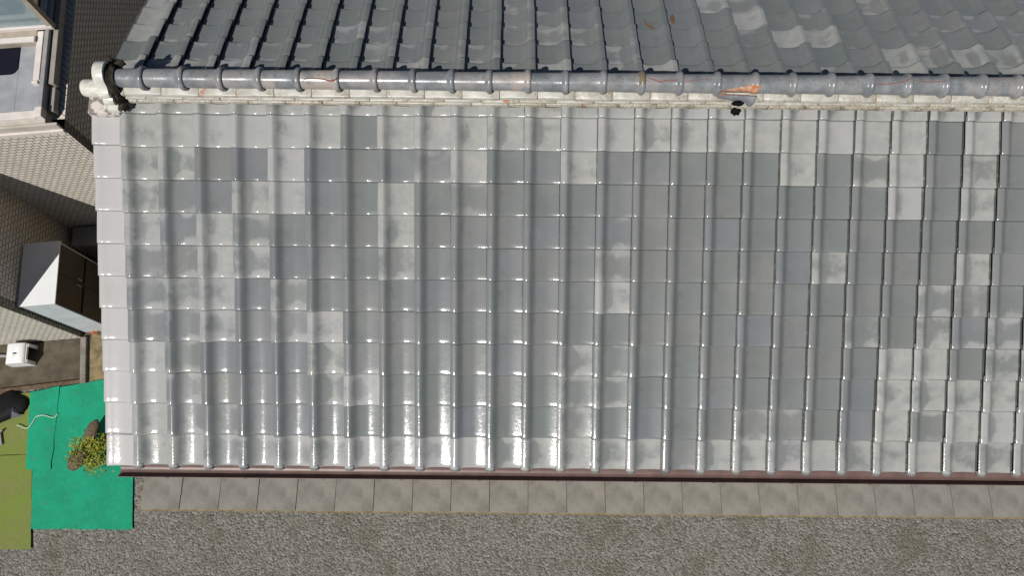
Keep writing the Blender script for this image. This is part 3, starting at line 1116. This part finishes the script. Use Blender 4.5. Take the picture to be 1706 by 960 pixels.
# ------------------------------------------------------------------ ground
def sheet(name, pts, z, mat, th=0.0, sub=0):
    n = len(pts)
    v = [(x, y, z) for x, y in pts]
    f = [tuple(range(n))]
    if th:
        v += [(x, y, z - th) for x, y in pts]
        for i in range(n):
            k = (i + 1) % n
            f.append((i, i + n, k + n, k))
    return mesh_data(name, v, f, mat)


g = add("ground", sheet("ground", [(-150, -150), (150, -150), (150, 150), (-150, 150)], 0, M_GROUND), None, (0, 0, GZ - .012))
tag(g, kind="structure")
ANG = math.atan2(.135, 1.33)
KX, KY = -4.252, -.296


def K(e, n):
    return (KX + e * math.cos(ANG) - n * math.sin(ANG), KY + e * math.sin(ANG) + n * math.cos(ANG))


g = add("yard_pavement", sheet("yard_pavement", [(-9, -1.62), K(-1.4, -.735), (-4.095, -1.015), (-4.11, -.2), K(.3, 0), K(.3, 12), (-9.5, 12)], 0, M_CONC), None, (0, 0, GZ - .004))
tag(g, kind="structure")
g = add("soil_strip", sheet("soil_strip", [(-4.16, -1.05), (.2, -1.05), (.2, 9), (-4.0, 9), (-4.16, -.2)], 0, M_SOIL), None, (0, 0, GZ - .008))
tag(g, kind="structure")

ap = add("house_apron", sheet("house_apron", [(-2.9, -3.02), (12.2, -3.02), (12.2, -1.9), (-2.9, -1.9)], 0, M_SOIL), None, (0, 0, GZ - .006))
tag(ap, kind="structure")
slab = box_me("paving_slab", .004, .596, .004, .516, -.02, .012, M_SLAB, .006)
for i in range(25):
    for j in range(2):
        rg0 = random.Random(i * 7 + j)
        add("paving_slab", slab, ap, (-2.88 + .6 * i + (.3 if j else 0), -3.0 + .52 * j, .008 + rg0.uniform(-.003, .003)), (R(rg0.uniform(-.3, .3)), R(rg0.uniform(-.3, .3)), R(rg0.uniform(-.4, .4))))

# kerb between concrete and soil, edging along the mats
bm = bmesh.new()
bm_box(bm, -.045, .045, -.40, .37, -.05, .06, .008)
kb = add("kerb", bm_me("kerb", bm, M_KERB), None, (-4.145, -.66, GZ), (0, 0, R(9)))
tag(kb, "narrow grey concrete kerb between the brown concrete and the tan soil", "kerb")
bm = bmesh.new()
bm_box(bm, -2.6, 0, -.03, .03, -.04, .035, .006)
eb = add("edging_board", bm_me("edging_board", bm, M_WOOD), None, (-4.10, -1.015, GZ), (0, 0, math.atan2(.19, 1.42)))
tag(eb, "long brown edging board along the top of the green mats", "edging board")


def mat_sheet(name, outline, mat, z, amp, res, seed):
    """a thin sheet with a soft ripple; outline = four corners (tl, tr, br, bl)"""
    tl, tr, br, bl = [Vector(p) for p in outline]
    v, f = [], []
    for j in range(res + 1):
        for i in range(res + 1):
            s, t = i / res, j / res
            p = (tl.lerp(tr, s)).lerp(bl.lerp(br, s), t)
            e = .012 if i in (0, res) or j in (0, res) else 0
            nx = noise.noise(Vector((p.x * 5, p.y * 5, seed))) * e
            v.append((p.x + nx, p.y + nx * 1.3, z + amp * (noise.noise(Vector((p.x * 2.6, p.y * 1.1, seed))) + .35 * noise.noise(Vector((p.x * 9, p.y * 7, seed))))))
    for j in range(res):
        for i in range(res):
            a = j * (res + 1) + i
            f.append((a + 1, a, a + res + 1, a + res + 2))
    return mesh_data(name, v, f, mat, True)


o = add("green_mat", mat_sheet("green_mat", [(-4.905, -1.20), (-3.30, -.90), (-2.95, -3.3), (-4.66, -3.3)], M_TEAL, .018, .008, 34, 3.0), None, (0, 0, GZ))
tag(o, "bright teal green ground mat beside the house under the leafy branch", "mat")
o = add("green_mat", mat_sheet("green_mat", [(-4.92, -1.21), (-4.46, -1.10), (-4.36, -2.42), (-4.75, -2.42)], M_TEAL, .031, .006, 24, 7.0), None, (0, 0, GZ))
tag(o, "narrow strip of teal mat under the pale cord, lapped over the wider one", "mat")
o = add("olive_mat", mat_sheet("olive_mat", [(-7.2, -1.52), (-4.885, -1.20), (-4.72, -2.20), (-7.2, -2.35)], M_OLIVE, .012, .010, 18, 9.0), None, (0, 0, GZ))
tag(o, "olive green mat below the black shadow shape at the left edge", "mat")
o = add("olive_mat", mat_sheet("olive_mat", [(-7.2, -2.34), (-4.70, -2.185), (-4.45, -3.6), (-7.2, -3.6)], M_OLIVE, .024, .010, 18, 12.0), None, (0, 0, GZ))
tag(o, "olive green mat lowest at the left, lapped over the edge of the other olive mat", "mat")

# pale cord
pts = [(-5.02, -1.735), (-4.974, -1.745), (-4.90, -1.775), (-4.827, -1.772), (-4.78, -1.70), (-4.757, -1.645), (-4.73, -1.60), (-4.66, -1.575), (-4.58, -1.58), (-4.52, -1.60), (-4.446, -1.605), (-4.40, -1.55)]
def catmull(ps, n=6):
    out = []
    for i in range(len(ps) - 1):
        p0, p1, p2, p3 = [Vector(ps[max(0, min(len(ps) - 1, i + d))]) for d in (-1, 0, 1, 2)]
        for j in range(n):
            t = j / n
            out.append(.5 * (2 * p1 + (p2 - p0) * t + (2 * p0 - 5 * p1 + 4 * p2 - p3) * t * t + (3 * p1 - p0 - 3 * p2 + p3) * t ** 3))
    return out + [Vector(ps[-1])]


path = catmull(pts)
v, f = [], []
for i, p in enumerate(path):
    d = (path[min(i + 1, len(path) - 1)] - path[max(0, i - 1)]).normalized()
    for k in range(6):
        a = 2 * math.pi * k / 6
        v.append((p.x - d.y * .0075 * math.cos(a), p.y + d.x * .0075 * math.cos(a), .045 + .0075 * math.sin(a)))
for i in range(len(path) - 1):
    for k in range(6):
        q = (k + 1) % 6
        f.append((i * 6 + k, i * 6 + q, i * 6 + 6 + q, i * 6 + 6 + k))
o = add("cord", mesh_data("cord", v, f, M_STRING, True), None, (0, 0, GZ))
tag(o, "pale thin cord curling across the teal mat", "cord")

# cast shadow built as a black dome, half out of the picture
shadow_dome = empty("black_shadow", (-5.2, -1.5, GZ))
tag(shadow_dome, "black rounded shape standing in for a cast shadow on the olive mat at the left edge", "shadow_dome")
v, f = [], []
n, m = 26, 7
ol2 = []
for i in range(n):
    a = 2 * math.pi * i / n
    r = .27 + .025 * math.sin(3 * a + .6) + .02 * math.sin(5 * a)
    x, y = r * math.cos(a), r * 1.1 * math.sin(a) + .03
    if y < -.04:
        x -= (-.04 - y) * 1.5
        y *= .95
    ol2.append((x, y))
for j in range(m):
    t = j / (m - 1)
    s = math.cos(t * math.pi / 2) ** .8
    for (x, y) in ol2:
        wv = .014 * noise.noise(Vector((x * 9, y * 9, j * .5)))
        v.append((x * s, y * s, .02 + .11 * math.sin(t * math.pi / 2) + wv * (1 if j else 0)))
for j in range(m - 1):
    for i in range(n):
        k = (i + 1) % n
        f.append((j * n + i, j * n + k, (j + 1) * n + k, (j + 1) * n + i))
add("shadow_sheet", mesh_data("shadow_sheet", v, f, M_BLACK, True), shadow_dome)
add("lit_flap", mesh_data("lit_flap", [(.13, .03, .15), (.24, -.09, .06), (.10, -.13, .10), (.15, -.03, .15)], [(0, 2, 1, 3), (0, 1, 2)], M_GREYBLUE), shadow_dome)  # grey-blue triangle coloured in for a lit bit at the shadow's edge

# small rack at the very edge
rack = empty("slatted_rack", (-5.30, -1.88, GZ))
tag(rack, "grey slatted rack at the left edge below the black shadow shape", "rack")
for i in range(5):
    add("slat", box_me("slat", -.16, .10, -.012, .012, 0, .02, M_GREYPIPE), rack, (-.02 * i, -.034 * i, .05), (0, 0, R(38)))
for s in (-.10, .04):
    add("crossbar", box_me("crossbar", -.015, .015, -.17, .05, -.045, 0, M_GREYPIPE), rack, (s, 0, .05), (0, 0, R(38) - R(20)))

# ------------------------------------------------------------------ branch with two bark pieces on the mat
def bark_log(name, a, b, r, seed, parent):
    a, b = Vector(a), Vector(b)
    ax = (b - a)
    q = ax.to_track_quat('X', 'Z')
    v, f = [], []
    n, m = 12, 9
    for j in range(m):
        t = j / (m - 1)
        k = math.sin(math.pi * min(1, max(0, .10 + .88 * t))) ** .6
        for i in range(n):
            an = 2 * math.pi * i / n
            rr = r * k * (1 + .22 * noise.noise(Vector((t * 5, i * .9, seed))))
            v.append(a + q @ Vector((ax.length * t, rr * math.cos(an), rr * .7 * math.sin(an))))
    for j in range(m - 1):
        for i in range(n):
            k2 = (i + 1) % n
            f.append((j * n + i, j * n + k2, (j + 1) * n + k2, (j + 1) * n + i))
    f.append(tuple(range(n))[::-1])
    f.append(tuple(range((m - 1) * n, m * n)))
    return add(name, mesh_data(name, v, f, M_BARK, True), parent)


bush = empty("leafy_bush", (-3.72, -2.08, GZ))
tag(bush, "low yellow-green leafy bush with two brown bark stumps on the teal mat", "bush")
bark_log("stump", (-.05, .10, .20), (.10, .42, .28), .10, 1.0, bush)
bark_log("stump", (-.25, -.32, .18), (-.02, -.04, .27), .12, 5.0, bush)
rg = random.Random(5)
stems, leaves, lf = [], [], []
cen = [(-.13, .02, .22, .13), (.02, -.08, .25, .16), (.16, .02, .27, .14), (.20, -.16, .24, .15), (-.13, -.14, .27, .13), (.25, .10, .22, .10), (.08, -.26, .22, .12), (-.02, .10, .24, .09)]
for (cx, cy, cz, cr) in cen:
    for i in range(170):
        d = Vector((rg.gauss(0, 1), rg.gauss(0, 1), rg.gauss(0, .45)))
        p = Vector((cx, cy, cz)) + d * cr * .55
        p.z = max(.05, p.z)
        s = rg.uniform(.014, .030)
        a = rg.uniform(0, 6.28)
        t = Vector((math.cos(a), math.sin(a), rg.uniform(-.5, .5))).normalized()
        up = Vector((rg.uniform(-.6, .6), rg.uniform(-.6, .6), 1)).normalized()
        bn = t.cross(up).normalized()
        b = len(leaves)
        leaves += [p - t * s, p + bn * s * .45 + up * .003, p + t * s, p - bn * s * .45 + up * .003]
        lf.append((b, b + 1, b + 2, b + 3))
o = add("foliage", mesh_data("foliage", leaves, lf, M_LEAF), bush)
tag(o, kind="stuff")
v, f = [], []
for (cx, cy, cz, cr) in cen:
    for q in range(3):
        p0 = Vector((.02, 0, .03))
        p1 = Vector((cx + rg.uniform(-.06, .06), cy + rg.uniform(-.06, .06), cz + .02))
        b = len(v)
        for (p, r) in ((p0, .007), ((p0 + p1) / 2 + Vector((rg.uniform(-.03, .03), rg.uniform(-.03, .03), .03)), .005), (p1, .002)):
            for i in range(4):
                a = math.pi / 2 * i
                v.append(p + Vector((r * math.cos(a), r * math.sin(a), r * .3 * (i % 2))))
        for j in range(2):
            for i in range(4):
                k2 = (i + 1) % 4
                f.append((b + j * 4 + i, b + j * 4 + k2, b + (j + 1) * 4 + k2, b + (j + 1) * 4 + i))
o = add("twigs", mesh_data("twigs", v, f, M_BARK), bush)
tag(o, kind="stuff")

# ------------------------------------------------------------------ white bath stool
stool = empty("white_stool", (-5.11, -.62, GZ), R(5))
tag(stool, "white plastic stool with a slotted seat on the brown concrete", "stool")
def stool_shell():
    # seat curls down into a flared left side and a right side with an arched opening
    bm = bmesh.new()
    prof = [(-.205, 0.0), (-.195, .12), (-.178, .20), (-.150, .262), (-.105, .290), (-.04, .296), (.04, .296), (.10, .292), (.135, .272), (.150, .240)]
    ys = [-.165, -.155, .155, .165]
    grid = []
    for j, y in enumerate(ys):
        dz = -.006 if j in (0, 3) else 0
        grid.append([bm.verts.new((x, y, z + (dz if z > .1 else 0))) for x, z in prof])
    for j in range(3):
        for i in range(len(prof) - 1):
            if j == 1 and i == 5:
                continue       # the slot is cut into this field below
            bm.faces.new((grid[j][i], grid[j][i + 1], grid[j + 1][i + 1], grid[j + 1][i]))
    # seat field with a slot
    o4 = [grid[1][5], grid[1][6], grid[2][6], grid[2][5]]
    s4 = [bm.verts.new((x, y, .296)) for x, y in ((-.032, -.0 - .012), (.032, -.012), (.032, .012), (-.032, .012))]
    for i in range(4):
        k = (i + 1) % 4
        bm.faces.new((o4[i], o4[k], s4[k], s4[i]))
    bmesh.ops.recalc_face_normals(bm, faces=bm.faces[:])
    return bm_me("seat", bm, M_WHITE, True, 50)


so = add("seat", stool_shell(), stool)
md = so.modifiers.new("thick", 'SOLIDIFY')
md.thickness = .008
md.offset = -1
for s in (-1, 1):
    v = [(-.195, s * .163, 0), (.175, s * .163, 0), (.150, s * .163, .245), (.13, s * .163, .272), (.10, s * .163, .286), (-.105, s * .163, .284), (-.15, s * .163, .255), (-.178, s * .163, .195)]
    v2 = [(x, y - s * .012, z) for x, y, z in v]
    fs = [tuple(range(8)), tuple(range(8, 16))[::-1]] + [(i, (i + 1) % 8, 8 + (i + 1) % 8, 8 + i) for i in range(8)]
    add("side_panel", mesh_data("side_panel", v + v2, fs, M_WHITE), stool)
# right side: two posts and a rail around the opening
add("leg", box_me("leg", .140, .172, -.150, -.105, 0, .235, M_WHITE, .006), stool)
add("leg", box_me("leg", .140, .172, .105, .150, 0, .235, M_WHITE, .006), stool)
add("rail", box_me("rail", .132, .156, -.149, .149, .205, .250, M_WHITE, .006), stool)

# grey pipe at the picture edge, terracotta shard near the shed
o = empty("grey_pipe", (-5.62, -.62, GZ))
tag(o, "grey pipe lying on the concrete left of the stool", "pipe")
v, f = [], []
n = 12
pr2 = [(0, .034), (.03, .034), (.031, .028), (.55, .028)]
for (x, rr) in pr2:
    for i in range(n):
        a = 2 * math.pi * i / n
        v.append((.35 - x, rr * math.cos(a), .034 + rr * math.sin(a)))
for j in range(len(pr2) - 1):
    for i in range(n):
        k = (i + 1) % n
        f.append((j * n + i, j * n + k, (j + 1) * n + k, (j + 1) * n + i))
add("tube", mesh_data("tube", v, f, M_GREYPIPE, True, sharp=40), o)
o = blob("clay_shard", M_POT, (-4.06, -.19, GZ + .03), .075, 4.0, None, n=9, m=5, squash=(1.2, .7, .5), amp=.7, smooth=False)
tag(o, "reddish broken clay shard at the end of the kerb", "shard")

# ------------------------------------------------------------------ the neighbouring house
nb = empty("neighbour_house", (KX, KY, GZ), ANG)
tag(nb, "neighbouring house with cream brick pattern walls and a grey floored balcony", "house")
H = 0.0      # local z = 0 is the ground


def wall_panel(name, p0, p1, z0, z1, th, mat=M_BRICK, parent=nb):
    """upright wall slab with metric UVs; p0 -> p1 runs along the outer face, thickness to its left"""
    p0, p1 = Vector((*p0, 0)), Vector((*p1, 0))
    d = (p1 - p0)
    ln = d.length
    d /= ln
    nr = Vector((-d.y, d.x, 0)) * th
    vs = [p0, p1, p1 + nr, p0 + nr]
    v = [(p.x, p.y, z) for z in (z0, z1) for p in vs]
    uv = [(s, z) for z in (z0, z1) for s in (0, ln, ln + th, -th)]
    f = [(0, 1, 5, 4), (1, 2, 6, 5), (2, 3, 7, 6), (3, 0, 4, 7), (4, 5, 6, 7)]
    return add(name, mesh_data(name, v, f, mat, uvs=uv), parent)


BZ = 3.80            # balcony level above the ground
WT = 3.20            # top of the low wing
wall_panel("wall", (-6, 0), (0, 0), 0, WT, .15)                 # wing, sunny side
wall_panel("wall", (0, .002), (0, 1.70), 0, WT, .15)            # wing, shaded side
wall_panel("wall", (-6, 1.707), (1.675, 1.707), 0, BZ - .16, .15)  # main wall below the balcony
wall_panel("wall", (1.675, 1.709), (1.675, 12), 0, BZ - .16, .15)  # main wall, shaded side
add("wing_roof", box_me("wing_roof", -6, -.003, .003, 1.70, WT, WT + .02, M_ALU), nb)

# balcony: slab, floor sheet, coping rails, gutter
bal = add("balcony", box_me("balcony", -3, 1.525, 1.74, 3.2, BZ - .25, BZ - .02, M_FASCIA), nb)
for i, (a, b) in enumerate(((-3, -.55), (-.547, .38), (.383, 1.15), (1.153, 1.468))):
    add("floor_sheet", box_me("floor_sheet", a, b, 1.88, 2.83, BZ - .018, BZ + .004, M_FLOORB), bal)
add("coping", box_me("coping", -3, 1.449, 1.775, 1.878, BZ - .018, BZ + .06, M_TRIM, .01), bal)
add("coping", box_me("coping", 1.472, 1.527, 1.910, 6.5, BZ - .018, BZ + .075, M_ALU, .008), bal)
add("coping", box_me("coping", 1.392, 1.468, 2.29, 2.985, BZ - .015, BZ + .085, M_TRIM, .006), bal)
add("corner_block", box_me("corner_block", 1.450, 1.537, 1.775, 1.908, BZ - .016, BZ + .088, M_TRIM, .012), bal)
add("rail_bracket", box_me("rail_bracket", 1.37, 1.44, 2.25, 2.285, BZ + .0, BZ + .07, M_TRIM, .006), bal)
add("outer_rail", box_me("outer_rail", 1.545, 1.610, 2.26, 3.15, BZ - .10, BZ + .02, M_ALUBEIGE, .008), bal)
add("outer_rail", box_me("outer_rail", 1.543, 1.608, 3.155, 6.5, BZ - .10, BZ + .02, M_ALUBEIGE, .008), bal)
add("outer_rail", box_me("outer_rail", 1.545, 1.608, 1.90, 2.24, BZ - .13, BZ - .03, M_ALUBEIGE, .008), bal)
add("side_slab", box_me("side_slab", 1.527, 1.674, 1.74, 12, BZ - .34, BZ - .24, M_BLACK), bal)
add("fascia", box_me("fascia", .50, 1.665, 1.705, 1.738, BZ - .155, BZ - .025, M_FASCIA, .004), bal)
add("fascia", box_me("fascia", -3, .495, 1.707, 1.738, BZ - .155, BZ - .025, M_FASCIA, .004), bal)
add("drip_trim", box_me("drip_trim", .50, 1.680, 1.680, 1.709, BZ - .205, BZ - .140, M_TRIM, .006), bal)
add("drip_trim", box_me("drip_trim", -3, .495, 1.680, 1.709, BZ - .208, BZ - .142, M_TRIM, .006), bal)
# dark triangle on the fascia
add("dark_triangle", mesh_data("dark_triangle", [(.38, 1.702, BZ - .03), (.53, 1.702, BZ - .03), (.465, 1.702, BZ - .12), (.38, 1.73, BZ - .03), (.53, 1.73, BZ - .03), (.465, 1.73, BZ - .12)],
    [(0, 2, 1), (0, 1, 4, 3), (1, 2, 5, 4), (2, 0, 3, 5)], M_HOLE), bal)
# shadow on the balcony floor, built as a dark sheet with a rounded corner
bm = bmesh.new()
ptsm = [(-.9, 2.82), (1.145, 2.82)] + [(1.145 - .09 + .09 * math.cos(R(a)), 2.53 + .09 * math.sin(R(a))) for a in (0, -20, -45, -70, -90)] + [(-.9, 2.44)]
vv = [bm.verts.new((x, y, 0)) for x, y in ptsm]
bm.faces.new(vv)
r_ = bmesh.ops.extrude_face_region(bm, geom=bm.faces[:])
for e_ in r_['geom']:
    if isinstance(e_, bmesh.types.BMVert):
        e_.co.z += .012
nmx, nmy = K(0, 0)
mt = add("dark_shadow_patch", bm_me("dark_shadow_patch", bm, M_NAVY), None, (KX, KY, GZ + BZ + .006), (0, 0, ANG))
tag(mt, "black sheet with a rounded corner standing in for a shadow on the neighbour's grey balcony floor", "mat")

# upper storey: a wide window above the balcony
add("sill_beam", box_me("sill_beam", -3, 1.391, 2.832, 3.10, BZ - .01, BZ + .095, M_WINFRAME, .006), nb)
add("sill_lip", box_me("sill_lip", -3, 1.390, 2.815, 2.885, BZ + .096, BZ + .130, M_TRIM, .006), nb)
win = add("window", box_me("window", -3, 1.60, 2.99, 3.06, BZ + .096, BZ + .150, M_TRIM, .006), nb)
add("pane", box_me("pane", .62, 1.535, 3.02, 3.028, BZ + .151, BZ + 1.9, M_GLASS), win)
add("pane", box_me("pane", -1.3, .585, 3.045, 3.053, BZ + .151, BZ + 1.9, M_GLASS), win)
add("frame_post", box_me("frame_post", .586, .619, 3.005, 3.06, BZ + .151, BZ + 1.9, M_ALU), win)
add("frame_post", box_me("frame_post", 1.537, 1.605, 2.995, 3.075, BZ + .08, BZ + 1.9, M_WINFRAME), win)
add("head_rail", box_me("head_rail", -3, 1.605, 2.995, 3.075, BZ + 1.902, BZ + 2.0, M_WINFRAME), win)
add("coping", box_me("coping", 1.392, 1.468, 3.11, 6.5, BZ - .015, BZ + .085, M_TRIM, .006), bal)
add("upper_wall", box_me("upper_wall", -3, .9, 3.40, 6.5, BZ - .02, BZ + 2.0, M_FASCIA), nb)

# ------------------------------------------------------------------ tall storage cabinet against the wing
cab = empty("storage_cabinet", (*K(.29, .56), GZ), ANG)
tag(cab, "tall pale cabinet with brown doors standing against the neighbour's shaded wall", "cabinet")
ch = 1.70
add("side_panel", box_me("side_panel", -.245, .235, -.475, -.455, 0, ch - .02, M_PALEBLUE, .004), cab)
add("side_panel", box_me("side_panel", -.245, .235, .455, .475, 0, ch - .02, M_PALEBLUE, .004), cab)
add("back_panel", box_me("back_panel", -.265, -.247, -.475, .475, 0, ch - .02, M_PALEBLUE), cab)
add("top_panel", box_me("top_panel", -.27, .262, -.480, .480, ch - .019, ch, M_WHITE, .004), cab)
for a, b in ((-.452, -.003), (.003, .452)):
    d_ = add("door", box_me("door", .225, .245, a, b, .06, ch - .03, M_BROWNPANEL, .004), cab)
    add("door_rail", box_me("door_rail", .2455, .256, a + .02, b - .02, ch - .72, ch - .69, M_BLACK), d_)
    hy = -.05 if b < .1 else .05
    add("handle", box_me("handle", .2455, .268, hy - .008, hy + .008, ch - .62, ch - .50, M_ALU, .003), d_)
add("shelf", box_me("shelf", -.24, .222, -.452, .452, .85, .87, M_PALEBLUE), cab)

# outdoor unit in the dark corner
ac = empty("outdoor_unit", (*K(.52, 1.52), GZ), ANG)
tag(ac, "outdoor air conditioning unit in the dark corner behind the cabinet", "air conditioner")
add("casing", box_me("casing", -.40, .40, -.15, .15, .08, .66, M_AC, .012), ac)
add("top_plate", box_me("top_plate", -.41, .41, -.16, .16, .662, .685, M_AC, .006), ac)
for i in range(9):
    add("grille_bar", box_me("grille_bar", -.34, .16, -.166, -.154, .14 + .052 * i, .152 + .052 * i, M_AC), ac)
for s in (-.3, .3):
    add("foot", box_me("foot", s - .05, s + .05, -.16, .16, 0, .079, M_GREYPIPE), ac)
